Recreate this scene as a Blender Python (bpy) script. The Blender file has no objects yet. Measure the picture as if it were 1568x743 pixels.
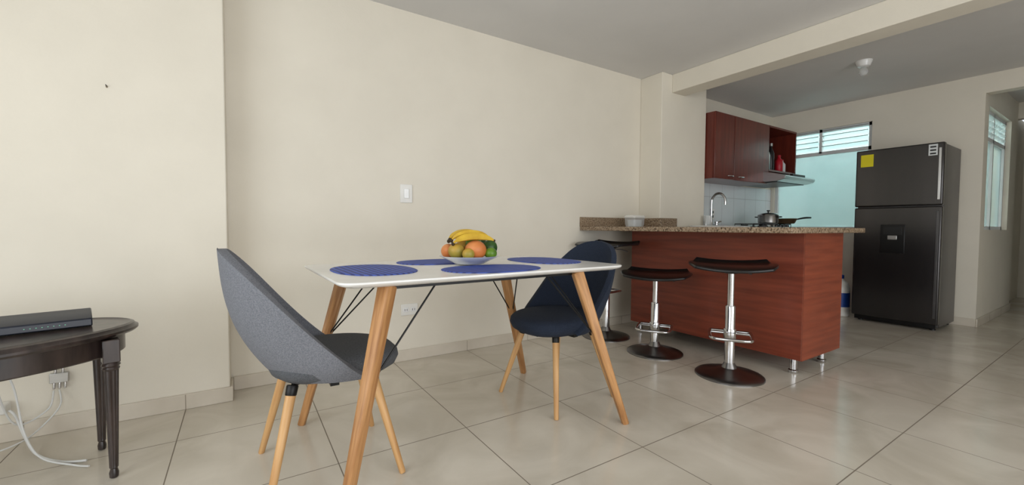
import bpy, bmesh, math, random
from mathutils import Vector, Matrix, Euler
random.seed(3)
S=bpy.context.scene
def srgb(c):
    o=[]
    for v in c:
        v=v/255.0
        o.append(v/12.92 if v<=0.04045 else ((v+0.055)/1.055)**2.4)
    return (*o,1.0)
# ---------------------------------------------------------------- materials
def mat(name,c,rough=.5,metal=0,c2=None,scale=(1,1,1),ns=5,bump=0,coat=0,alpha=1,emit=0,trans=0,detail=4,pos=(.35,.65),spec=.5,ior=1.45):
    m=bpy.data.materials.new(name); m.use_nodes=True
    nt=m.node_tree; b=nt.nodes['Principled BSDF']
    b.inputs['Base Color'].default_value=srgb(c)
    b.inputs['Roughness'].default_value=rough
    b.inputs['Metallic'].default_value=metal
    b.inputs['Coat Weight'].default_value=coat
    b.inputs['Coat Roughness'].default_value=.15
    b.inputs['Alpha'].default_value=alpha
    b.inputs['Transmission Weight'].default_value=trans
    b.inputs['Specular IOR Level'].default_value=spec
    b.inputs['IOR'].default_value=ior
    if emit:
        b.inputs['Emission Color'].default_value=srgb(c); b.inputs['Emission Strength'].default_value=emit
    tc=nt.nodes.new('ShaderNodeTexCoord'); mp=nt.nodes.new('ShaderNodeMapping')
    mp.inputs['Scale'].default_value=scale
    nt.links.new(tc.outputs['Object'],mp.inputs['Vector'])
    n=nt.nodes.new('ShaderNodeTexNoise'); n.inputs['Scale'].default_value=ns; n.inputs['Detail'].default_value=detail
    nt.links.new(mp.outputs['Vector'],n.inputs['Vector'])
    r=nt.nodes.new('ShaderNodeValToRGB')
    if c2 is None: c2=tuple(max(0,v*0.96) for v in c)
    r.color_ramp.elements[0].position=pos[0]; r.color_ramp.elements[1].position=pos[1]
    r.color_ramp.elements[0].color=srgb(c); r.color_ramp.elements[1].color=srgb(c2)
    nt.links.new(n.outputs['Fac'],r.inputs['Fac']); nt.links.new(r.outputs['Color'],b.inputs['Base Color'])
    if bump:
        bp=nt.nodes.new('ShaderNodeBump'); bp.inputs['Strength'].default_value=bump; bp.inputs['Distance'].default_value=.004
        nt.links.new(n.outputs['Fac'],bp.inputs['Height']); nt.links.new(bp.outputs['Normal'],b.inputs['Normal'])
    return m
M={}
M['wall']=mat('wall_paint',(228,221,206),.75,c2=(224,217,202),ns=3,bump=0)
def add_bump(m,ns,st,dist=.002):
    nt=m.node_tree; b=nt.nodes['Principled BSDF']
    g=nt.nodes.new('ShaderNodeNewGeometry'); n=nt.nodes.new('ShaderNodeTexNoise'); n.inputs['Scale'].default_value=ns
    nt.links.new(g.outputs['Position'],n.inputs['Vector'])
    bp=nt.nodes.new('ShaderNodeBump'); bp.inputs['Strength'].default_value=st; bp.inputs['Distance'].default_value=dist
    nt.links.new(n.outputs['Fac'],bp.inputs['Height']); nt.links.new(bp.outputs['Normal'],b.inputs['Normal'])
add_bump(M['wall'],90,.25)
M['ceil']=mat('ceiling_paint',(218,216,213),.8,c2=(213,211,208),ns=2)
add_bump(M['ceil'],70,.25)
M['white']=mat('white_plastic',(236,234,228),.35)
M['whitegloss']=mat('white_laminate',(240,239,236),.22,coat=.2)
M['ceramic']=mat('white_ceramic',(240,240,238),.12,coat=.4)
M['black']=mat('black_plastic',(18,18,19),.35,c2=(22,22,23))
M['seatblk']=mat('black_vinyl',(20,20,22),.28,c2=(26,26,28),ns=60,coat=.2)
M['metalblk']=mat('black_metal',(20,20,20),.4,metal=.3)
M['chrome']=mat('chrome',(210,210,212),.14,metal=1)
M['chromed']=mat('chrome_dark',(140,138,137),.3,metal=1,c2=(122,120,119))
M['steel']=mat('brushed_steel',(200,200,200),.28,metal=1,scale=(1,1,30))
M['alu']=mat('white_aluminium',(225,228,228),.4)
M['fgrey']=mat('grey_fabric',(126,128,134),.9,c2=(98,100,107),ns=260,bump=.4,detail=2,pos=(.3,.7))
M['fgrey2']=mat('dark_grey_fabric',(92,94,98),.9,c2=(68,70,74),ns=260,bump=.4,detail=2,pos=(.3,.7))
M['navy']=mat('navy_fabric',(38,48,66),.9,c2=(26,34,50),ns=260,bump=.4,detail=2,pos=(.3,.7))
M['oak']=mat('oak_wood',(200,150,98),.42,c2=(150,102,60),scale=(14,14,1.1),ns=5,detail=6,bump=.1,pos=(.3,.7))
M['beech']=mat('beech_wood',(214,170,116),.42,c2=(188,140,88),scale=(16,16,1.2),ns=4,detail=6,pos=(.3,.7))
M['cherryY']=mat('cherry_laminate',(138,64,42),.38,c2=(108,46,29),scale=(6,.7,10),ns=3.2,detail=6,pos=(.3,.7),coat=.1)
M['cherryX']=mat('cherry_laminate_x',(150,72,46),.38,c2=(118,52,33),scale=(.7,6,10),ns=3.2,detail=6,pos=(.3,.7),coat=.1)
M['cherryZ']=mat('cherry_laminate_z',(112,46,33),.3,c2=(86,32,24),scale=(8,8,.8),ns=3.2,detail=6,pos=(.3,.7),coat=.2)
M['darkwood']=mat('dark_walnut',(62,50,46),.3,c2=(34,26,24),scale=(6,6,1.2),ns=5,coat=.35)
M['fridge']=mat('graphite_fridge',(80,78,78),.22,metal=.85,c2=(72,71,71),scale=(1,1,.1),ns=4)
M['fridgeside']=mat('graphite_side',(92,90,90),.32,metal=.7,c2=(84,82,82))
M['fridgedark']=mat('fridge_dark',(10,10,11),.3)
M['base']=mat('baseboard_tile',(216,207,192),.3,c2=(202,192,176),ns=4)
M['grout']=mat('grout',(150,138,120),.9)
M['orange']=mat('papaya_skin',(226,150,92),.45,c2=(205,120,62),ns=9)
M['mango']=mat('mango_skin',(206,160,66),.4,c2=(150,140,60),ns=8)
M['avo']=mat('green_avocado',(58,92,36),.35,c2=(34,66,26),ns=30,bump=.3)
M['lime']=mat('green_lime',(104,142,40),.35,c2=(78,118,34),ns=30)
M['banana']=mat('banana_skin',(224,186,60),.45,c2=(196,152,44),ns=16)
M['bantip']=mat('banana_tip',(58,44,24),.7)
M['cyanwall']=mat('patio_paint',(206,228,228),.85)
M['frost']=mat('frosted_glass',(208,232,233),.35,alpha=.55,c2=(202,228,229))
M['glass']=mat('louver_glass',(216,232,232),.1,alpha=.45)
M['cglass']=mat('clear_glass',(230,232,230),.06,alpha=.35)
M['yellow']=mat('energy_label',(228,214,30),.5)
M['label']=mat('white_label',(225,228,228),.5)
M['bluep']=mat('blue_plastic',(30,70,150),.4)
M['router']=mat('router_plastic',(26,32,46),.3,c2=(22,27,40))
M['led']=mat('green_led',(120,200,160),.4,emit=.25)
M['red']=mat('red_plastic',(180,24,40),.35)
M['cable']=mat('white_cable',(225,225,222),.45)
M['copper']=mat('pan_steel',(120,98,70),.3,metal=.8)
def stripes():
    m=bpy.data.materials.new('blue_placemat'); m.use_nodes=True; nt=m.node_tree; b=nt.nodes['Principled BSDF']
    tc=nt.nodes.new('ShaderNodeTexCoord'); wv=nt.nodes.new('ShaderNodeTexWave'); wv.bands_direction='X'
    wv.inputs['Scale'].default_value=13; wv.inputs['Distortion'].default_value=1.6; wv.inputs['Detail'].default_value=1; wv.inputs['Detail Scale'].default_value=.35
    nt.links.new(tc.outputs['Object'],wv.inputs['Vector'])
    r=nt.nodes.new('ShaderNodeValToRGB'); e=r.color_ramp.elements
    e[0].position=.15; e[0].color=srgb((34,50,120)); e[1].position=.6; e[1].color=srgb((64,92,184))
    nt.links.new(wv.outputs['Fac'],r.inputs['Fac']); nt.links.new(r.outputs['Color'],b.inputs['Base Color']); b.inputs['Roughness'].default_value=.6
    bp=nt.nodes.new('ShaderNodeBump'); bp.inputs['Strength'].default_value=.6; bp.inputs['Distance'].default_value=.003
    nt.links.new(wv.outputs['Fac'],bp.inputs['Height']); nt.links.new(bp.outputs['Normal'],b.inputs['Normal'])
    return m
M['blueM']=stripes()
def granite():
    m=bpy.data.materials.new('granite'); m.use_nodes=True; nt=m.node_tree; b=nt.nodes['Principled BSDF']
    g=nt.nodes.new('ShaderNodeNewGeometry'); n=nt.nodes.new('ShaderNodeTexNoise'); n.inputs['Scale'].default_value=95; n.inputs['Detail'].default_value=5; n.inputs['Roughness'].default_value=.7
    nt.links.new(g.outputs['Position'],n.inputs['Vector'])
    r=nt.nodes.new('ShaderNodeValToRGB'); e=r.color_ramp.elements
    e[0].position=.36; e[0].color=srgb((44,38,34)); e[1].position=.68; e[1].color=srgb((200,186,166))
    for p,c in ((.44,(108,86,66)),(.5,(158,136,110)),(.57,(146,126,104))):
        x=e.new(p); x.color=srgb(c)
    nt.links.new(n.outputs['Fac'],r.inputs['Fac']); nt.links.new(r.outputs['Color'],b.inputs['Base Color']); b.inputs['Roughness'].default_value=.2
    return m
M['granite']=granite()
def tiles(name,w,h,ox,oy,mort,c1,c2,cm,rough,plane='xy',marble=True):
    m=bpy.data.materials.new(name); m.use_nodes=True; nt=m.node_tree; b=nt.nodes['Principled BSDF']
    g=nt.nodes.new('ShaderNodeNewGeometry'); sx=nt.nodes.new('ShaderNodeSeparateXYZ'); cb=nt.nodes.new('ShaderNodeCombineXYZ')
    nt.links.new(g.outputs['Position'],sx.inputs[0])
    nt.links.new(sx.outputs['X'],cb.inputs[0]); nt.links.new(sx.outputs['Y' if plane=='xy' else 'Z'],cb.inputs[1])
    mp=nt.nodes.new('ShaderNodeMapping'); mp.inputs['Location'].default_value=(-ox+40*w,-oy+40*h,0)
    nt.links.new(cb.outputs[0],mp.inputs['Vector'])
    br=nt.nodes.new('ShaderNodeTexBrick'); br.offset=0; br.squash=1
    br.inputs['Scale'].default_value=1; br.inputs['Brick Width'].default_value=w; br.inputs['Row Height'].default_value=h
    br.inputs['Mortar Size'].default_value=mort; br.inputs['Mortar Smooth'].default_value=.1; br.inputs['Bias'].default_value=0
    nt.links.new(mp.outputs[0],br.inputs['Vector'])
    br.inputs['Mortar'].default_value=srgb(cm)
    n=nt.nodes.new('ShaderNodeTexNoise'); n.inputs['Scale'].default_value=2.6; n.inputs['Detail'].default_value=8; n.inputs['Distortion'].default_value=1.2
    nt.links.new(g.outputs['Position'],n.inputs['Vector'])
    r=nt.nodes.new('ShaderNodeValToRGB'); e=r.color_ramp.elements
    e[0].position=.3; e[0].color=srgb(c1); e[1].position=.72; e[1].color=srgb(c2)
    nt.links.new(n.outputs['Fac'],r.inputs['Fac'])
    nt.links.new(r.outputs['Color'],br.inputs['Color1']); nt.links.new(r.outputs['Color'],br.inputs['Color2'])
    nt.links.new(br.outputs['Color'],b.inputs['Base Color'])
    mr=nt.nodes.new('ShaderNodeMapRange'); mr.inputs['To Min'].default_value=rough; mr.inputs['To Max'].default_value=.8
    nt.links.new(br.outputs['Fac'],mr.inputs['Value']); nt.links.new(mr.outputs[0],b.inputs['Roughness'])
    bp=nt.nodes.new('ShaderNodeBump'); bp.inputs['Strength'].default_value=.4; bp.inputs['Distance'].default_value=.002; bp.invert=True
    nt.links.new(br.outputs['Fac'],bp.inputs['Height']); nt.links.new(bp.outputs['Normal'],b.inputs['Normal'])
    return m
M['floor']=tiles('floor_tiles',.555,.555,1.42,1.165,.0022,(218,210,196),(194,185,169),(128,118,104),.17)
M['tilew']=tiles('backsplash_tiles',.25,.33,0,.96,.002,(226,230,232),(220,225,228),(170,172,172),.12,plane='xz')
# ---------------------------------------------------------------- geometry helpers
def link(o,parent=None):
    S.collection.objects.link(o)
    if parent is not None: o.parent=parent
    return o
def group(name,loc=(0,0,0),rz=0):
    e=bpy.data.objects.new(name,None); e.location=loc; e.rotation_euler=(0,0,rz); e.empty_display_size=.1
    S.collection.objects.link(e); return e
def finish(bm,name,m,parent=None,smooth=True,ang=35,bevel=0,seg=2):
    bmesh.ops.recalc_face_normals(bm,faces=bm.faces[:])
    me=bpy.data.meshes.new(name); bm.to_mesh(me); bm.free()
    if m is not None: me.materials.append(m)
    if smooth:
        for p in me.polygons: p.use_smooth=True
        me.set_sharp_from_angle(angle=math.radians(ang))
    o=bpy.data.objects.new(name,me); link(o,parent)
    if bevel:
        b=o.modifiers.new('bev','BEVEL'); b.width=bevel; b.segments=seg; b.limit_method='ANGLE'; b.angle_limit=math.radians(40)
    return o
def box(name,lo,hi,m,parent=None,bevel=0,seg=2):
    bm=bmesh.new(); bmesh.ops.create_cube(bm,size=1)
    for v in bm.verts:
        v.co=Vector([(lo[i]+hi[i])/2+v.co[i]*(hi[i]-lo[i]) for i in range(3)])
    return finish(bm,name,m,parent,smooth=bevel>0,bevel=bevel,seg=seg)
def prism(name,pts,z0,z1,m,parent=None,bevel=0,axis='z'):
    bm=bmesh.new()
    def P(a,b,c):
        return (a,b,c) if axis=='z' else ((c,a,b) if axis=='x' else (a,c,b))
    lo=[bm.verts.new(P(x,y,z0)) for x,y in pts]; hi=[bm.verts.new(P(x,y,z1)) for x,y in pts]
    bm.faces.new(lo[::-1]); bm.faces.new(hi)
    n=len(pts)
    for i in range(n): bm.faces.new((lo[i],lo[(i+1)%n],hi[(i+1)%n],hi[i]))
    return finish(bm,name,m,parent,smooth=True,ang=30,bevel=bevel)
def rings(name,rs,m,parent=None,cap=True,ang=35,loc=None,closed=False):
    bm=bmesh.new(); R=[[bm.verts.new(p) for p in r] for r in rs]; n=len(R[0])
    for a,b in zip(R,R[1:]):
        for i in range(n): bm.faces.new((a[i],a[(i+1)%n],b[(i+1)%n],b[i]))
    if cap: bm.faces.new(R[0][::-1]); bm.faces.new(R[-1])
    o=finish(bm,name,m,parent,ang=ang)
    if loc: o.location=loc
    return o
def lathe(name,prof,m,parent=None,loc=(0,0,0),seg=40,sx=1,sy=1,flute=None,ang=40,rz=0):
    rs=[]
    for r,z in prof:
        ring=[]
        for i in range(seg):
            a=2*math.pi*i/seg; rr=r
            if flute and flute[0]<z<flute[1]: rr=r*(1-.14*abs(math.cos(a*flute[2]/2)))
            ring.append((rr*math.cos(a)*sx,rr*math.sin(a)*sy,z))
        rs.append(ring)
    o=rings(name,rs,m,parent,ang=ang); o.location=loc; o.rotation_euler=(0,0,rz); return o
def tube(name,p0,p1,r0,r1,m,parent=None,seg=20,sq=0,rz=0):
    p0=Vector(p0);p1=Vector(p1);L=(p1-p0).length
    rs=[]
    prof=[(r0*.9,0),(r0,.004),(r1,L-.004),(r1*.9,L)]
    for r,z in prof:
        ring=[]
        for i in range(seg):
            a=2*math.pi*i/seg; c,s=math.cos(a),math.sin(a)
            if sq:
                k=(abs(c)**sq+abs(s)**sq)**(-1/sq); c*=k; s*=k
            ring.append((r*c,r*s,z))
        rs.append(ring)
    o=rings(name,rs,m,parent)
    q=(p1-p0).to_track_quat('Z','Y')
    o.rotation_mode='QUATERNION'; o.rotation_quaternion=q; o.location=p0
    return o
def sweep(name,pts,rad,m,parent=None,seg=10,smooth_n=0):
    pts=[Vector(p) for p in pts]
    if smooth_n:
        out=[]; n=len(pts)
        for i in range(n-1):
            p0=pts[max(i-1,0)];p1=pts[i];p2=pts[i+1];p3=pts[min(i+2,n-1)]
            for k in range(smooth_n):
                t=k/smooth_n
                out.append(.5*((2*p1)+(-p0+p2)*t+(2*p0-5*p1+4*p2-p3)*t*t+(-p0+3*p1-3*p2+p3)*t**3))
        out.append(pts[-1]); pts=out
    n=len(pts)
    if not isinstance(rad,(list,tuple)): rad=[rad]*n
    elif len(rad)!=n:
        rr=[]
        for i in range(n):
            f=i/(n-1)*(len(rad)-1); a=int(min(f,len(rad)-2)); t=f-a; rr.append(rad[a]*(1-t)+rad[a+1]*t)
        rad=rr
    rs=[]; up=None
    for i in range(n):
        d=(pts[min(i+1,n-1)]-pts[max(i-1,0)]).normalized()
        if up is None:
            up=Vector((0,0,1)) if abs(d.z)<.9 else Vector((1,0,0))
        s=d.cross(up).normalized(); up=s.cross(d).normalized()
        rs.append([pts[i]+(s*math.cos(2*math.pi*k/seg)+up*math.sin(2*math.pi*k/seg))*rad[i] for k in range(seg)])
    return rings(name,rs,m,parent)
def ellipsoid(name,c,r,m,parent=None,rot=(0,0,0),pear=0,flat=1.0):
    bm=bmesh.new(); bmesh.ops.create_uvsphere(bm,u_segments=28,v_segments=18,radius=1)
    for v in bm.verts:
        k=1+pear*v.co.z
        v.co=Vector((v.co.x*r[0]*k,v.co.y*r[1]*k,v.co.z*r[2]))
    o=finish(bm,name,m,parent,ang=180); o.location=c; o.rotation_euler=rot; return o
# ---------------------------------------------------------------- room shell
H=2.385
WY=2.82; PY=2.655; FX=5.88
X0=-1.7; Y0=-2.4
box('floor',(X0-.2,Y0-.2,-.1),(9.2,3.1,0),M['floor'])
box('ceiling',(X0-.2,Y0-.2,H),(5.98,3.1,H+.15),M['ceil'])
box('ceiling_hall',(5.98,-2.0,H),(9.2,.97,H+.15),M['ceil'])
box('wall_back',(-.057,WY,0),(6.0,WY+.15,H),M['wall'])
box('wall_pilaster',(X0,PY,0),(-.057,WY+.15,H),M['wall'],bevel=.006)
g=group('wall_left')
wy0,wy1,wz0,wz1=-1.2,1.9,.25,2.15
box('wall_left_sill',(X0-.15,Y0,0),(X0,PY,wz0),M['wall'],g); box('wall_left_head',(X0-.15,Y0,wz1),(X0,PY,H),M['wall'],g)
box('wall_left_a',(X0-.15,Y0,wz0),(X0,wy0,wz1),M['wall'],g); box('wall_left_b',(X0-.15,wy1,wz0),(X0,PY,wz1),M['wall'],g)
gw=group('window_1')
for i,y in enumerate((wy0,wy0+1.03,wy0+2.06,wy1-.05)):
    box('mullion_%d'%i,(X0-.1,y,wz0),(X0-.05,y+.05,wz1),M['alu'],gw)
box('rail_a',(X0-.1,wy0,wz0),(X0-.05,wy1,wz0+.05),M['alu'],gw); box('rail_b',(X0-.1,wy0,wz1-.05),(X0-.05,wy1,wz1),M['alu'],gw)
g=group('wall_rear')
rx0,rx1,rz1=-.6,3.4,2.15
box('wall_rear_a',(X0,Y0-.15,0),(rx0,Y0,H),M['wall'],g); box('wall_rear_b',(rx1,Y0-.15,0),(5.98,Y0,H),M['wall'],g); box('wall_rear_head',(rx0,Y0-.15,rz1),(rx1,Y0,H),M['wall'],g)
gw=group('window_2')
for i in range(5):
    x=rx0+i*(rx1-rx0-.05)/4
    box('mullion_%d'%i,(x,Y0-.1,0),(x+.05,Y0-.05,rz1),M['alu'],gw)
T=.12; jy=.935
g=group('wall_far')
box('far_a',(FX,2.775,0),(FX+T,WY,H),M['wall'],g)
box('far_sill',(FX,1.775,0),(FX+T,2.775,.92),M['wall'],g)
box('far_head',(FX,1.775,2.125),(FX+T,2.775,H),M['wall'],g)
box('far_b',(FX,jy,0),(FX+T,1.775,H),M['wall'],g)
box('far_head2',(FX,-.15,2.21),(FX+T,jy,H),M['wall'],g)
box('far_c',(FX,Y0,0),(FX+T,-.15,H),M['wall'],g)
g=group('wall_hall')
hx0,hx1=6.05,7.15
box('hall_a',(FX+T,jy,0),(hx0,jy+T,H),M['wall'],g)
box('hall_sill',(hx0,jy,0),(hx1,jy+T,.93),M['wall'],g)
box('hall_head',(hx0,jy,2.12),(hx1,jy+T,H),M['wall'],g)
box('hall_b',(hx1,jy,0),(7.5,jy+T,H),M['wall'],g)
box('hall_header',(7.5,-.9,2.2),(7.6,jy+T,H),M['wall'],g)
box('hall_end',(9.0,-1.2,0),(9.1,1.6,H),M['wall'],g)
box('hall_right',(FX+T,-1.0,0),(9.0,-.9,H),M['wall'],g)
box('hall_end_side',(7.5,jy+T,0),(9.0,jy+T+.1,H),M['wall'],g)
g=group('wall_patio')
box('patio_far',(7.35,jy+T+.1,0),(7.45,3.0,4.0),M['cyanwall'],g)
box('patio_side',(FX+T,2.97,0),(7.35,3.1,4.0),M['cyanwall'],g)
box('patio_up',(FX,jy,H),(FX+T,2.97,3.2),M['cyanwall'],g)
box('column_kitchen',(3.32,2.57,0),(4.02,WY,H),M['wall'],bevel=.006)
box('beam_ceiling',(3.465,Y0,2.215),(3.66,2.57,H),M['wall'],bevel=.004)
bb=.078
def base(name,lo,hi):
    g=group(name)
    horiz = (hi[0]-lo[0])>(hi[1]-lo[1])
    box('strip',lo,hi,M['base'],g,bevel=.003)
    a,b=(lo[0],hi[0]) if horiz else (lo[1],hi[1])
    ref=1.42 if horiz else 1.165
    k=math.ceil((a-ref)/.555); p=ref+k*.555
    while p<b-.01:
        if p>a+.01:
            if horiz: box('joint',(p-.0015,lo[1]-.0006,0),(p+.0015,lo[1]+.001,bb-.002),M['grout'],g)
        p+=.555
base('baseboard_back',(-.045,WY-.012,0),(3.32,WY,bb))
base('baseboard_pilaster',(X0,PY-.012,0),(-.045,PY,bb))
base('baseboard_pilaster_side',(-.057,PY,0),(-.045,WY-.012,bb))
base('baseboard_far',(FX-.012,jy,0),(FX,1.775,bb))
base('baseboard_hall',(FX,jy-.012,0),(7.5,jy,bb))
# ---------------------------------------------------------------- windows
g=group('window_3')
a0,a1=1.775,2.775
fx=FX+.03
lv=1.84
for n,lo,hi in (('jamb_l',(fx,a1-.035,.92),(fx+.05,a1,2.125)),('jamb_r',(fx,a0,.92),(fx+.05,a0+.035,2.125)),
    ('head',(fx,a0,2.09),(fx+.05,a1,2.125)),('transom',(fx,a0,lv-.02),(fx+.05,a1,lv+.02)),('sill',(fx,a0,.92),(fx+.05,a1,.955)),
    ('mid',(fx,2.26,lv),(fx+.05,2.29,2.125))):
    box(n,lo,hi,M['alu'],g)
box('pane',(fx+.02,a0+.035,.955),(fx+.026,a1-.035,lv-.02),M['frost'],g)
for i in range(4):
    z=lv+.05+i*.062
    for s,(y0,y1) in enumerate(((a0+.04,2.255),(2.295,a1-.04))):
        prism('slat',[(fx-.012,z+.028),(fx-.006,z+.032),(fx+.052,z-.018),(fx+.046,z-.022)],y0,y1,M['glass'],g,axis='y')
        box('rail',(fx-.014,y0,z+.027),(fx-.004,y1,z+.034),M['steel'],g)
g=group('window_4')
fy=jy+.04
for n,lo,hi in (('jamb_l',(hx0,fy,.93),(hx0+.035,fy+.05,2.12)),('jamb_r',(hx1-.035,fy,.93),(hx1,fy+.05,2.12)),
    ('head',(hx0,fy,2.085),(hx1,fy+.05,2.12)),('transom',(hx0,fy,1.82),(hx1,fy+.05,1.86)),('sill',(hx0,fy,.93),(hx1,fy+.05,.965)),('mid',(hx0+.5,fy,.93),(hx0+.53,fy+.05,2.12))):
    box(n,lo,hi,M['alu'],g)
box('pane',(hx0+.035,fy+.02,.965),(hx1-.035,fy+.026,1.82),M['frost'],g)
for i in range(4):
    z=1.88+i*.055
    prism('slat',[(fy-.012,z+.028),(fy-.006,z+.032),(fy+.052,z-.018),(fy+.046,z-.022)],hx0+.04,hx1-.04,M['glass'],g,axis='x')
# ---------------------------------------------------------------- kitchen peninsula + counter
CZ=.938
cg=group('kitchen_counter')
pts=[(2.54,1.10),(3.59,1.10),(3.59,2.2),(5.87,2.2),(5.87,2.815),(4.025,2.815),(4.025,2.565),(3.315,2.565),(3.315,2.815),(2.54,2.815)]
prism('granite_top',pts,CZ-.034,CZ,M['granite'],cg,bevel=.004)
tg=group('trim_1')
box('splash_a',(2.54,2.80,CZ),(3.30,2.818,CZ+.085),M['granite'],tg,bevel=.002)
box('splash_b',(3.30,2.55,CZ),(3.318,2.80,CZ+.085),M['granite'],tg,bevel=.002)
box('splash_c',(3.318,2.548,CZ),(3.55,2.566,CZ+.085),M['granite'],tg,bevel=.002)
box('panel_front',(2.93,1.20,.10),(2.95,2.56,CZ-.034),M['cherryY'],cg)
box('panel_end',(2.951,1.20,.095),(3.52,1.22,CZ-.034),M['cherryX'],cg)
box('carcass',(2.951,1.221,.12),(3.52,2.55,CZ-.035),M['cherryZ'],cg)
box('lower_carcass',(3.6,2.24,.12),(5.86,2.55,CZ-.035),M['cherryZ'],cg)
box('lower_plinth',(3.6,2.29,0),(5.86,2.5,.12),M['black'],cg)
for i in range(5):
    x=3.62+i*.45; box('door_%d'%i,(x,2.222,.14),(x+.43,2.24,.88),M['cherryZ'],cg,bevel=.002)
    tube('knob_%d'%i,(x+.38,2.222,.8),(x+.38,2.2,.8),.008,.012,M['chrome'],cg)
for i,(x,y) in enumerate(((2.985,1.262),(3.40,1.262),(2.985,2.50),(3.40,2.48))):
    lathe('foot_%d'%i,[(.026,0),(.028,.004),(.028,.02),(.021,.026),(.021,.098),(.026,.1),(.026,.118)],M['chrome'],cg,(x,y,0),seg=24)
box('backsplash',(4.02,2.812,CZ),(5.875,2.8195,1.44),M['tilew'])
g=group('sink',(3.98,2.37,CZ))
def rrect(w,h,r,z,n=6):
    o=[]
    for cx,cy,a0 in ((w/2-r,h/2-r,0),(-w/2+r,h/2-r,90),(-w/2+r,-h/2+r,180),(w/2-r,-h/2+r,270)):
        for k in range(n+1):
            a=math.radians(a0+90*k/n); o.append((cx+r*math.cos(a),cy+r*math.sin(a),z))
    return o
rings('basin',[rrect(.60,.30,.05,.001),rrect(.61,.31,.05,.012),rrect(.59,.29,.05,.018),rrect(.53,.23,.05,.014),rrect(.5,.2,.05,.004),rrect(.48,.18,.05,.003)],M['ceramic'],g)
g=group('faucet',(4.20,2.60,CZ))
lathe('base',[(.03,0),(.03,.012),(.018,.03),(.014,.06),(.012,.1)],M['chrome'],g,seg=24)
arc=[(0,0,.05),(0,0,.15),(0,0,.27)]+[(0,-.075+.075*math.cos(t),.27+.085*math.sin(t)) for t in [math.pi*k/6 for k in range(1,7)]]+[(0,-.15,.235)]
sweep('spout',arc,.012,M['chrome'],g,smooth_n=4,seg=12)
for s in (-1,1):
    lathe('tap_%d'%s,[(.024,0),(.024,.01),(.014,.02),(.014,.045),(.02,.05),(.02,.062),(.01,.066)],M['chrome'],g,(s*.10,0,0),seg=20)
    tube('lever_%d'%s,(s*.10,0,.055),(s*.15,-.02,.065),.006,.007,M['chrome'],g,seg=10)
sweep('bridge',[(-.1,0,.02),(0,0,.02),(.1,0,.02)],.012,M['chrome'],g)
g=group('wall_outlet',(4.55,2.811,1.09))
box('plate',(-.04,-.008,-.06),(.04,0,.06),M['white'],g,bevel=.003); 
for dz in (-.025,.025): box('socket',(-.018,-.011,dz-.014),(.018,-.008,dz+.014),M['black'],g,bevel=.002)
g=group('gas_cooktop',(4.98,2.46,CZ))
box('plate',(-.36,-.22,.001),(.36,.22,.012),M['steel'],g,bevel=.004)
for i,(x,y) in enumerate(((-.2,-.1),(.2,-.1),(-.2,.1),(.2,.1))):
    lathe('burner_%d'%i,[(.05,.012),(.05,.022),(.035,.026),(.035,.032),(.01,.034)],M['black'],g,(x,y,0),seg=24)
    for k in range(2):
        a=math.pi/4+k*math.pi/2; c,s=math.cos(a)*.1,math.sin(a)*.1
        sweep('grate_%d_%d'%(i,k),[(x-c,y-s,.013),(x-c,y-s,.042),(x+c,y+s,.042),(x+c,y+s,.013)],.006,M['black'],g,seg=8)
for k in range(4): lathe('knob_%d'%k,[(.018,.012),(.018,.03),(.01,.034)],M['black'],g,(-.12+k*.08,-.2,0),seg=16)
g=group('cooking_pot',(4.93,2.38,CZ+.048))
lathe('body',[(.085,0),(.095,.004),(.1,.02),(.1,.085),(.104,.09),(.1,.092)],M['steel'],g)
lathe('lid',[(.102,.092),(.1,.098),(.07,.112),(.02,.12),(.012,.121)],M['chrome'],g)
lathe('lid_knob',[(.008,.12),(.008,.132),(.017,.138),(.017,.147),(.008,.15)],M['black'],g,seg=20)
for s in (-1,1): sweep('handle_%d'%s,[(-.03,s*.098,.07),(-.02,s*.13,.072),(.02,s*.13,.072),(.03,s*.098,.07)],.006,M['black'],g,smooth_n=4)
g=group('frying_pan',(5.20,2.32,CZ+.048))
lathe('body',[(.075,0),(.085,.004),(.112,.055),(.116,.058),(.110,.056),(.08,.008),(.01,.006)],M['copper'],g)
sweep('handle',[(.095,-.055,.045),(.14,-.085,.058),(.19,-.115,.068),(.25,-.15,.07)],[.007,.009,.011,.009],M['black'],g,smooth_n=4)
g=group('drinking_glass',(3.98,2.5,CZ+.019))
lathe('cup',[(.028,0),(.034,.002),(.04,.10),(.037,.10),(.031,.008),(.005,.006)],M['cglass'],g,seg=28)
g=group('plastic_container',(3.03,2.62,CZ),rz=.1)
rings('box_body',[rrect(.15,.10,.02,0.001),rrect(.16,.11,.02,.02),rrect(.17,.115,.02,.082)],M['cglass'],g)
rings('lid',[rrect(.175,.12,.02,.083),rrect(.178,.122,.02,.094),rrect(.15,.1,.02,.106)],M['white'],g)
rings('contents',[rrect(.12,.08,.02,.004),rrect(.13,.09,.02,.065)],M['label'],g)
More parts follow.
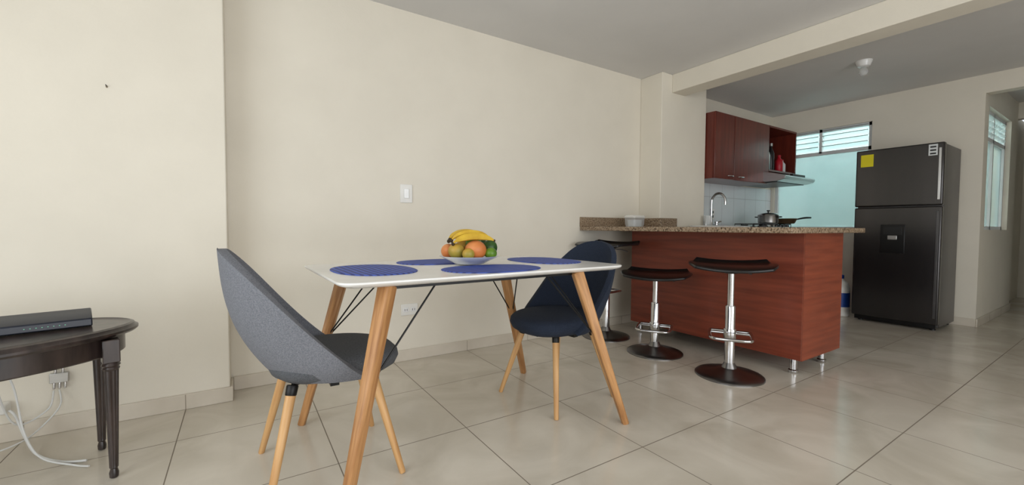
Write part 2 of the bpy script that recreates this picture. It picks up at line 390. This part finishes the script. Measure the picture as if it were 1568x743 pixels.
# ---------------------------------------------------------------- upper cabinets
g=group('kitchen_wall_cabinet')
yb=2.47
box('carcass',(4.03,yb+.02,1.44),(5.10,2.815,2.11),M['cherryZ'],g)
for i,(a,b) in enumerate(((4.03,4.38),(4.385,5.10))):
    box('door_%d'%i,(a,yb,1.44),(b-.003,yb+.019,2.11),M['cherryZ'],g,bevel=.003)
for i,x in enumerate((4.30,4.50)):
    sweep('handle_%d'%i,[(x-.05,yb,1.475),(x-.04,yb-.022,1.475),(x+.04,yb-.022,1.475),(x+.05,yb,1.475)],.006,M['chrome'],g,smooth_n=3)
box('shelf_top',(5.10,yb,2.09),(5.75,2.815,2.11),M['cherryZ'],g)
box('shelf_bottom',(5.10,yb,1.59),(5.75,2.815,1.61),M['cherryZ'],g)
box('shelf_side',(5.73,yb,1.61),(5.75,2.815,2.09),M['cherryZ'],g)
box('shelf_back',(5.10,2.80,1.61),(5.73,2.815,2.09),M['cherryZ'],g)
def bottle(name,loc,h,r,m,cap):
    g=group(name,loc)
    lathe('body',[(r*.9,0),(r,.006),(r,h*.62),(r*.85,h*.7),(r*.4,h*.82),(r*.38,h*.9)],m,g,seg=24)
    lathe('cap',[(r*.45,h*.9),(r*.45,h),(r*.2,h+.003)],cap,g,seg=20)
bottle('thermos_bottle',(5.17,2.53,1.611),.28,.034,M['steel'],M['black'])
bottle('thermos_bottle',(5.26,2.53,1.611),.32,.036,M['black'],M['steel'])
bottle('thermos_bottle',(5.35,2.60,1.611),.26,.035,M['steel'],M['black'])
bottle('sauce_bottle',(5.46,2.53,1.611),.20,.042,M['red'],M['red'])
bottle('sauce_bottle',(5.58,2.55,1.611),.16,.036,M['label'],M['red'])
g=group('range_hood')
prism('hood_body',[(2.81,1.46),(2.32,1.455),(2.25,1.475),(2.235,1.50),(2.245,1.515),(2.40,1.56),(2.50,1.585),(2.81,1.585)],4.98,5.70,M['steel'],g,axis='x',bevel=.004)
box('filter',(5.02,2.34,1.448),(5.66,2.78,1.456),M['black'],g)
box('controls',(5.2,2.262,1.52),(5.5,2.29,1.545),M['black'],g)
# ---------------------------------------------------------------- fridge
g=group('refrigerator',(5.27,1.07,0))
W=.64; FH=1.715
box('body',(.065,.005,.03),(.585,W-.005,FH-.01),M['fridgeside'],g,bevel=.006)
box('door_lower',(0,0,.06),(.062,W,1.142),M['fridge'],g,bevel=.012,seg=3)
box('door_upper',(0,0,1.152),(.062,W,FH),M['fridge'],g,bevel=.012,seg=3)
box('kick',(.03,.02,.02),(.065,W-.02,.058),M['fridgedark'],g)
box('grip_upper',(-.004,.018,1.20),(.004,.036,FH-.05),M['steel'],g,bevel=.002)
box('grip_lower',(-.004,.018,.12),(.004,.036,1.10),M['fridgeside'],g,bevel=.002)
box('dispenser',(-.006,.245,.70),(.004,.425,.975),M['fridgedark'],g,bevel=.004)
box('dispenser_panel',(-.009,.265,.875),(-.002,.405,.955),M['black'],g,bevel=.002)
box('dispenser_paddle',(-.012,.30,.83),(-.003,.37,.87),M['steel'],g,bevel=.003)
box('label_energy',(-.0015,.50,1.55),(.002,.60,1.67),M['yellow'],g)
box('label_white',(-.0015,.045,1.60),(.002,.105,1.70),M['label'],g)
for i,z in enumerate((1.61,1.64,1.67)): box('label_print_%d'%i,(-.002,.055,z),(.001,.095,z+.014),M['black'],g)
for i,(x,y) in enumerate(((.1,.05),(.1,.59),(.53,.05),(.53,.59))): lathe('foot_%d'%i,[(.022,0),(.022,.01),(.014,.012),(.014,.035)],M['black'],g,(x,y,0),seg=16)
g=group('water_bottle',(5.42,1.86,0))
lathe('body',[(.075,0),(.085,.01),(.085,.30),(.07,.35),(.03,.39),(.025,.40)],M['white'],g)
lathe('label',[(.0855,.10),(.0865,.101),(.0865,.25),(.0855,.251)],M['bluep'],g)
lathe('cap',[(.032,.40),(.032,.435),(.02,.44)],M['bluep'],g,seg=24)
g=group('ceiling_lamp',(4.56,1.45,H))
lathe('holder',[(.03,-.052),(.045,-.045),(.055,-.02),(.06,-.004),(.06,0)],M['ceramic'],g)
lathe('bulb',[(.004,-.125),(.02,-.122),(.032,-.105),(.034,-.088),(.026,-.066),(.018,-.052)],M['cglass'],g,seg=28)
# ---------------------------------------------------------------- bar stools
def stool(loc,sh,rz=0):
    g=group('bar_stool',loc,rz)
    R=.20
    lathe('base',[(R,0),(R,.006),(R*.97,.012),(R*.8,.022),(R*.45,.036),(R*.22,.052),(.034,.075),(.03,.085)],M['chromed'],g,seg=56)
    lathe('column_outer',[(.03,.08),(.03,sh*.62),(.026,sh*.63)],M['chrome'],g,seg=28)
    lathe('column_inner',[(.02,sh*.6),(.02,sh-.05)],M['chrome'],g,seg=24)
    fz=.27 if sh>.65 else .20
    if sh>.75: fz=.40
    pts=[(.03,-.115,fz),(-.12,-.115,fz),(-.175,-.10,fz),(-.19,-.05,fz),(-.19,.05,fz),(-.175,.10,fz),(-.12,.115,fz),(.03,.115,fz),(.05,.09,fz),(.05,-.09,fz),(.03,-.115,fz)]
    sweep('foot_ring',pts,.010,M['chrome'],g,smooth_n=5,seg=12)
    tube('foot_bar',(0,-.11,fz),(0,.11,fz),.008,.008,M['chrome'],g,seg=12)
    lathe('foot_collar',[(.036,fz-.03),(.038,fz-.026),(.038,fz+.026),(.036,fz+.03)],M['chrome'],g,seg=28)
    lathe('seat_mount',[(.04,sh-.062),(.07,sh-.045),(.10,sh-.030)],M['black'],g,seg=28)
    sweep('lever',[(0,0,sh-.05),(.08,-.07,sh-.055),(.13,-.12,sh-.075)],.005,M['chromed'],g,smooth_n=4,seg=8)
    bm=bmesh.new(); n=28; V={}
    for i in range(n+1):
        for j in range(n+1):
            u=-1+2*i/n; v=-1+2*j/n
            x=u*math.sqrt(1-.30*v*v); y=v*math.sqrt(1-.30*u*u)
            X=x*.205; Y=y*.25
            z=sh-.020+.018*abs(v)**2.2-.012*max(u,0)**2*1.0-.016*max(-u,0)**3
            if u>.55: z+=.035*((u-.55)/.45)**2
            V[i,j]=bm.verts.new((X,Y,z))
    for i in range(n):
        for j in range(n): bm.faces.new((V[i,j],V[i+1,j],V[i+1,j+1],V[i,j+1]))
    o=finish(bm,'seat',M['seatblk'],g,ang=180)
    s=o.modifiers.new('sol','SOLIDIFY'); s.thickness=.018; s.offset=0
    b=o.modifiers.new('bev','BEVEL'); b.width=.007; b.segments=3; b.limit_method='ANGLE'; b.angle_limit=math.radians(50)
stool((2.585,1.457,0),.71,math.radians(32))
stool((2.589,2.03,0),.60,math.radians(32))
stool((2.62,2.56,0),.80,math.radians(10))
# ---------------------------------------------------------------- shell chairs
def chair(loc,rz,ms,mseat):
    g=group('dining_chair',loc,rz)
    bm=bmesh.new(); nv,nt=30,32; V={}
    z0,z1=.395,.85
    for i in range(nv+1):
        v=math.sin(math.pi/2*i/nv)
        z=z0+(z1-z0)*v
        xb=-.17-.165*v - .050*math.sin(math.pi*v**.85)
        w=.235-.02*v**2 + .004
        if v<.12: w*=.93+.07*(v/.12)
        dep=.27-.12*v
        ph=math.radians(88)*math.sqrt(max(0,1-v**2.9))*(1-.10*v)
        for j in range(nt+1):
            t=-1+2*j/nt; a=ph*t
            x=xb+dep*(1-math.cos(a)); y=w*math.sin(a)
            if i==nv: x,y=xb,0
            V[i,j]=bm.verts.new((x,y,z))
    for i in range(nv):
        for j in range(nt): bm.faces.new((V[i,j],V[i+1,j],V[i+1,j+1],V[i,j+1]))
    bmesh.ops.remove_doubles(bm,verts=bm.verts[:],dist=.0004)
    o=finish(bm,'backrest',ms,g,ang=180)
    s=o.modifiers.new('sol','SOLIDIFY'); s.thickness=.028; s.offset=0
    b=o.modifiers.new('bev','BEVEL'); b.width=.012; b.segments=3; b.limit_method='ANGLE'; b.angle_limit=math.radians(50)
    rs=[]
    prof=[(.05,.372),(.6,.373),(.84,.383),(.95,.402),(1.0,.428),(.985,.447),(.93,.459),(.8,.466),(.5,.469),(.05,.470)]
    for k,z in prof:
        ring=[]
        for i in range(56):
            a=2*math.pi*i/56; c,s_=math.cos(a),math.sin(a)
            e=2.5; q=(abs(c)**e+abs(s_)**e)**(-1/e)
            X=.025+k*.235*c*q; Y=k*.225*s_*q*(1-.06*(c>0)*c)
            ring.append((X,Y,z-(.012*max(0,X/.25)**2)))
        rs.append(ring)
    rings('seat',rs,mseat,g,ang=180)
    box('frame_a',(-.14,-.015,.352),(.16,.015,.375),M['metalblk'],g); box('frame_b',(-.015,-.14,.351),(.015,.14,.374),M['metalblk'],g)
    k=0
    for sx in (-1,1):
        for sy in (-1,1):
            top=Vector((sx*.135,sy*.125,.376)); bot=Vector((sx*.222,sy*.222,0.0))
            tube('leg_%d'%k,bot,top,.0115,.0175,M['beech'],g)
            mid=top+(bot-top)*.09
            tube('collar_%d'%k,mid,top,.0185,.0195,M['metalblk'],g)
            tube('bracket_%d'%k,top,Vector((0,0,.37)),.008,.008,M['metalblk'],g,seg=8)
            k+=1
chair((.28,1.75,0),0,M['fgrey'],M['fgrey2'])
chair((1.465,1.80,0),math.pi+math.radians(6),M['navy'],M['navy'])
# ---------------------------------------------------------------- dining table
g=group('dining_table',(.875,1.755,0),math.radians(1.2))
TZ=.752
def rr2(w,h,r,z): return [(x+.02,y,z) for x,y,z in rrect(w,h,r,z,8)]
tw,th=1.30,.77
rings('table_top',[rr2(tw-.06,th-.06,.05,TZ-.022),rr2(tw-.012,th-.012,.055,TZ-.012),rr2(tw,th,.06,TZ-.006),rr2(tw,th,.06,TZ-.002),rr2(tw-.004,th-.004,.058,TZ)],M['whitegloss'],g,ang=25)
box('rail_front',(-.44,-.30,TZ-.040),(.42,-.28,TZ-.0225),M['metalblk'],g); box('rail_back',(-.44,.28,TZ-.040),(.42,.30,TZ-.0225),M['metalblk'],g)
box('rail_left',(-.44,-.28,TZ-.040),(-.42,.28,TZ-.0225),M['metalblk'],g); box('rail_right',(.40,-.28,TZ-.040),(.42,.28,TZ-.0225),M['metalblk'],g)
k=0
for sx in (-1,1):
    for sy in (-1,1):
        top=Vector((-.462 if sx<0 else .412,sy*.315,TZ-.0235)); bot=Vector((sx*.64,sy*.415,0))
        tube('leg_%d'%k,bot,top,.0155,.026,M['oak'],g,seg=32,sq=5)
        p=top+(bot-top)*.45
        tube('brace_a%d'%k,p,(sx*.26,sy*.27,TZ-.03),.0035,.0035,M['metalblk'],g,seg=8)
        tube('brace_b%d'%k,p,(sx*.39,sy*.12,TZ-.03),.0035,.0035,M['metalblk'],g,seg=8)
        k+=1
def mattex(a,b,loc,rz):
    g=group('placemat',loc,rz)
    bm=bmesh.new(); n=12; R=[]
    N=72
    def P(k,t,z):
        c,s=math.cos(t),math.sin(t); e=2.35; q=(abs(c)**e+abs(s)**e)**(-1/e)
        return (a*k*c*q,b*k*s*q,z)
    for j in range(1,n+1):
        k=j/n; z=.0036
        R.append([bm.verts.new(P(k if j<n else .985,2*math.pi*i/N,z)) for i in range(N)])
    R.append([bm.verts.new(P(1,2*math.pi*i/N,.0022)) for i in range(N)])
    R.append([bm.verts.new(P(1,2*math.pi*i/N,.0004)) for i in range(N)])
    for p,q in zip(R,R[1:]):
        for i in range(N): bm.faces.new((p[i],p[(i+1)%N],q[(i+1)%N],q[i]))
    bm.faces.new(R[0]); bm.faces.new(R[-1])
    finish(bm,'woven_disc',M['blueM'],g,ang=30)
mattex(.158,.225,(.455,1.745,TZ),.03)
mattex(.155,.22,(.90,1.545,TZ),math.pi/2+.02)
mattex(.158,.225,(1.355,1.79,TZ),.02)
mattex(.15,.21,(.84,1.975,TZ),math.pi/2+.02)
# fruit bowl
BX,BY=.905,1.765
g=group('fruit_bowl',(BX,BY,TZ+.0045))
lathe('bowl',[(.06,0),(.07,.002),(.075,.006),(.10,.018),(.138,.036),(.141,.039),(.135,.038),(.10,.022),(.06,.010),(.01,.009)],M['ceramic'],g,seg=56)
fr=[('papaya',(.0,-.06,.068),(.052,.047,.044),M['orange'],(0,.1,.3)),
    ('mango',(-.075,-.02,.062),(.045,.038,.036),M['mango'],(0,.2,.5)),
    ('mango_b',(-.09,.04,.06),(.04,.035,.034),M['orange'],(0,.3,1.0)),
    ('avocado',(.085,-.035,.072),(.038,.036,.042),M['avo'],(.3,.5,0)),
    ('avocado_b',(.075,.045,.082),(.042,.038,.046),M['avo'],(0,.8,.6)),
    ('lime',(.065,-.085,.052),(.029,.028,.027),M['lime'],(0,0,0)),
    ('mango_c',(0,.055,.072),(.05,.045,.042),M['mango'],(0,0,1)),
    ('lime_b',(-.05,-.085,.052),(.028,.027,.026),M['mango'],(0,0,0)),
    ('orange_b',(.02,0,.095),(.038,.038,.032),M['lime'],(0,0,0))]
for n,c,r,m,ro in fr: ellipsoid(n,c,r,m,g,ro)
def banana(i,off,tilt,rot,sc=1):
    pts=[]; R=.10*sc
    for k in range(15):
        a=math.radians(168-k*9.6)
        x=R*math.cos(a)*1.0; z=R*.42*math.sin(a)
        y=tilt*.05*(k/14)
        pts.append(Vector((off[0]+x*math.cos(rot)-y*math.sin(rot),off[1]+x*math.sin(rot)+y*math.cos(rot),off[2]+z)))
    rad=[.0045,.005,.007,.012,.0145,.016,.0165,.0165,.0165,.016,.015,.013,.010,.006,.003]
    sweep('banana_%d'%i,pts,rad,M['banana'],g,seg=6,smooth_n=2)
    ellipsoid('banana_tip_%d'%i,pts[0],(.008,.008,.009),M['bantip'],g); ellipsoid('banana_end_%d'%i,pts[-1],(.005,.005,.006),M['bantip'],g)
banana(0,(-.008,-.058,.088),-.9,-.20); banana(1,(-.006,-.030,.102),-.2,-.10); banana(2,(-.004,.0,.106),.6,.0); banana(3,(0,.03,.098),1.3,.08)
# ---------------------------------------------------------------- console table left
ca=math.radians(17.5)
g=group('side_table',(-.807,2.096,0),ca)
A,B=.475,.27
def ell(k,z,d=0): return [((A*k+d)*math.cos(2*math.pi*i/72),(B*k+d)*math.sin(2*math.pi*i/72),z) for i in range(72)]
rings('table_top',[ell(1,.515,-.03),ell(1,.520,-.008),ell(1,.528,0),ell(1,.536,0),ell(1,.541,-.008),ell(1,.548,-.012),ell(1,.552,-.022),ell(1,.548,-.03),ell(1,.548,-.06)],M['darkwood'],g,ang=30)
rings('apron',[ell(1,.445,-.045),ell(1,.450,-.040),ell(1,.515,-.040)],M['darkwood'],g,ang=30)
k=0
for sx in (-1,1):
    for sy in (-1,1):
        lathe('leg_%d'%k,[(.008,0),(.013,.004),(.014,.02),(.010,.035),(.013,.04),(.013,.05),(.0165,.2),(.021,.40),(.025,.408),(.022,.414),(.027,.42),(.022,.43)],M['darkwood'],g,(sx*.375,sy*.15,0),seg=48,flute=(.045,.402,12),ang=25)
        box('leg_block_%d'%k,(sx*.375-.024,sy*.15-.024,.43),(sx*.375+.024,sy*.15+.024,.5145),M['darkwood'],g,bevel=.003)
        k+=1
g=group('wifi_router',(-.63,2.185,.5525),math.radians(14))
prism('case',[(-.06,.0),(.06,.0),(.065,.03),(.055,.052),(.03,.055),(-.055,.028)],-.15,.15,M['router'],g,axis='x',bevel=.004)
for i in range(8): box('led_%d'%i,(-.02+i*.014,-.0593,.013),(-.017+i*.014,-.0583,.015),M['led'],g)
g=group('light_switch',(.957,WY,1.155))
box('plate',(-.043,-.008,-.063),(.043,0,.063),M['white'],g,bevel=.004,seg=3)
box('rocker',(-.018,-.014,-.033),(.018,-.008,.033),M['ceramic'],g,bevel=.003)
g=group('wall_outlet',(.977,WY,.355))
box('plate',(-.06,-.008,-.04),(.06,0,.04),M['white'],g,bevel=.004,seg=3)
for dx in (-.027,.027):
    box('socket',(dx-.018,-.011,-.016),(dx+.018,-.008,.016),M['ceramic'],g,bevel=.003)
    box('slot_a',(dx-.009,-.0125,-.007),(dx-.006,-.011,.007),M['black'],g); box('slot_b',(dx+.006,-.0125,-.007),(dx+.009,-.011,.007),M['black'],g)
g=group('wall_hook',(-.506,PY,1.565))
tube('nail',(0,0,0),(0,-.018,.004),.002,.002,M['black'],g,seg=8); ellipsoid('patch',(0,-.001,.0),(.004,.002,.006),M['grout'],g)
g=group('coax_splitter',(-.687,PY,.24))
box('body',(-.03,-.02,-.012),(.03,-.001,.03),M['steel'],g,bevel=.002)
for dx in (-.018,0,.018): tube('port',(dx,-.011,-.012),(dx,-.011,-.04),.005,.005,M['chrome'],g,seg=12); 
for dx in (-.012,.012): tube('port_top',(dx,-.011,.03),(dx,-.011,.055),.005,.005,M['chrome'],g,seg=12)
g=group('network_cable')
sweep('cable_a',[(-.705,2.640,.195),(-.72,2.62,.12),(-.80,2.56,.10),(-.83,2.50,.30),(-.80,2.42,.42),(-.75,2.40,.30),(-.72,2.38,.12),(-.66,2.32,.03),(-.55,2.24,.006),(-.50,2.20,.006)],.0035,M['cable'],g,smooth_n=8,seg=8)
sweep('cable_b',[(-.687,2.640,.195),(-.68,2.61,.13),(-.74,2.59,.05),(-.78,2.52,.03),(-.86,2.47,.02),(-.95,2.45,.01),(-1.0,2.35,.006)],.003,M['cable'],g,smooth_n=8,seg=8)
sweep('cable_c',[(-.82,2.58,.155),(-.80,2.57,.13),(-.76,2.52,.05),(-.70,2.42,.008),(-.60,2.30,.006),(-.52,2.26,.006)],.0045,M['cable'],g,smooth_n=8,seg=8)
g=group('power_adapter',(-.865,2.622,.155))
box('case',(-.03,-.03,-.02),(.03,.03,.02),M['white'],g,bevel=.005)
# ---------------------------------------------------------------- lights
def area(name,loc,rot,sx,sy,power,col):
    l=bpy.data.lights.new(name,'AREA'); l.shape='RECTANGLE'; l.size=sx; l.size_y=sy; l.energy=power; l.color=col
    o=bpy.data.objects.new(name,l); o.location=loc; o.rotation_euler=rot; S.collection.objects.link(o); return o
area('daylight_window_1',(X0-.2,(wy0+wy1)/2,(wz0+wz1)/2),(0,math.radians(-90),0),wz1-wz0,wy1-wy0,47,(.92,.97,1))
area('daylight_window_2',((rx0+rx1)/2,Y0-.2,rz1/2),(math.radians(90),0,0),rx1-rx0,rz1,80,(.97,.98,1))
area('daylight_patio',(6.7,2.0,3.9),(0,0,0),1.2,1.8,175,(.95,.99,1))
w=bpy.data.worlds.new('world'); S.world=w; w.use_nodes=True
w.node_tree.nodes['Background'].inputs[0].default_value=(.88,.94,1,1); w.node_tree.nodes['Background'].inputs[1].default_value=1.0
# ---------------------------------------------------------------- camera
cam=bpy.data.cameras.new('camera'); co=bpy.data.objects.new('camera',cam); S.collection.objects.link(co)
cam.sensor_width=36; cam.lens=14.76; cam.clip_start=.02
R=Matrix.Rotation(math.radians(-32.9),4,'Z')@Matrix.Rotation(math.radians(90-2.1),4,'X')@Matrix.Rotation(math.radians(.325),4,'Z')
co.matrix_world=Matrix.Translation((0,0,.93))@R
S.camera=co
S.view_settings.view_transform='Standard'
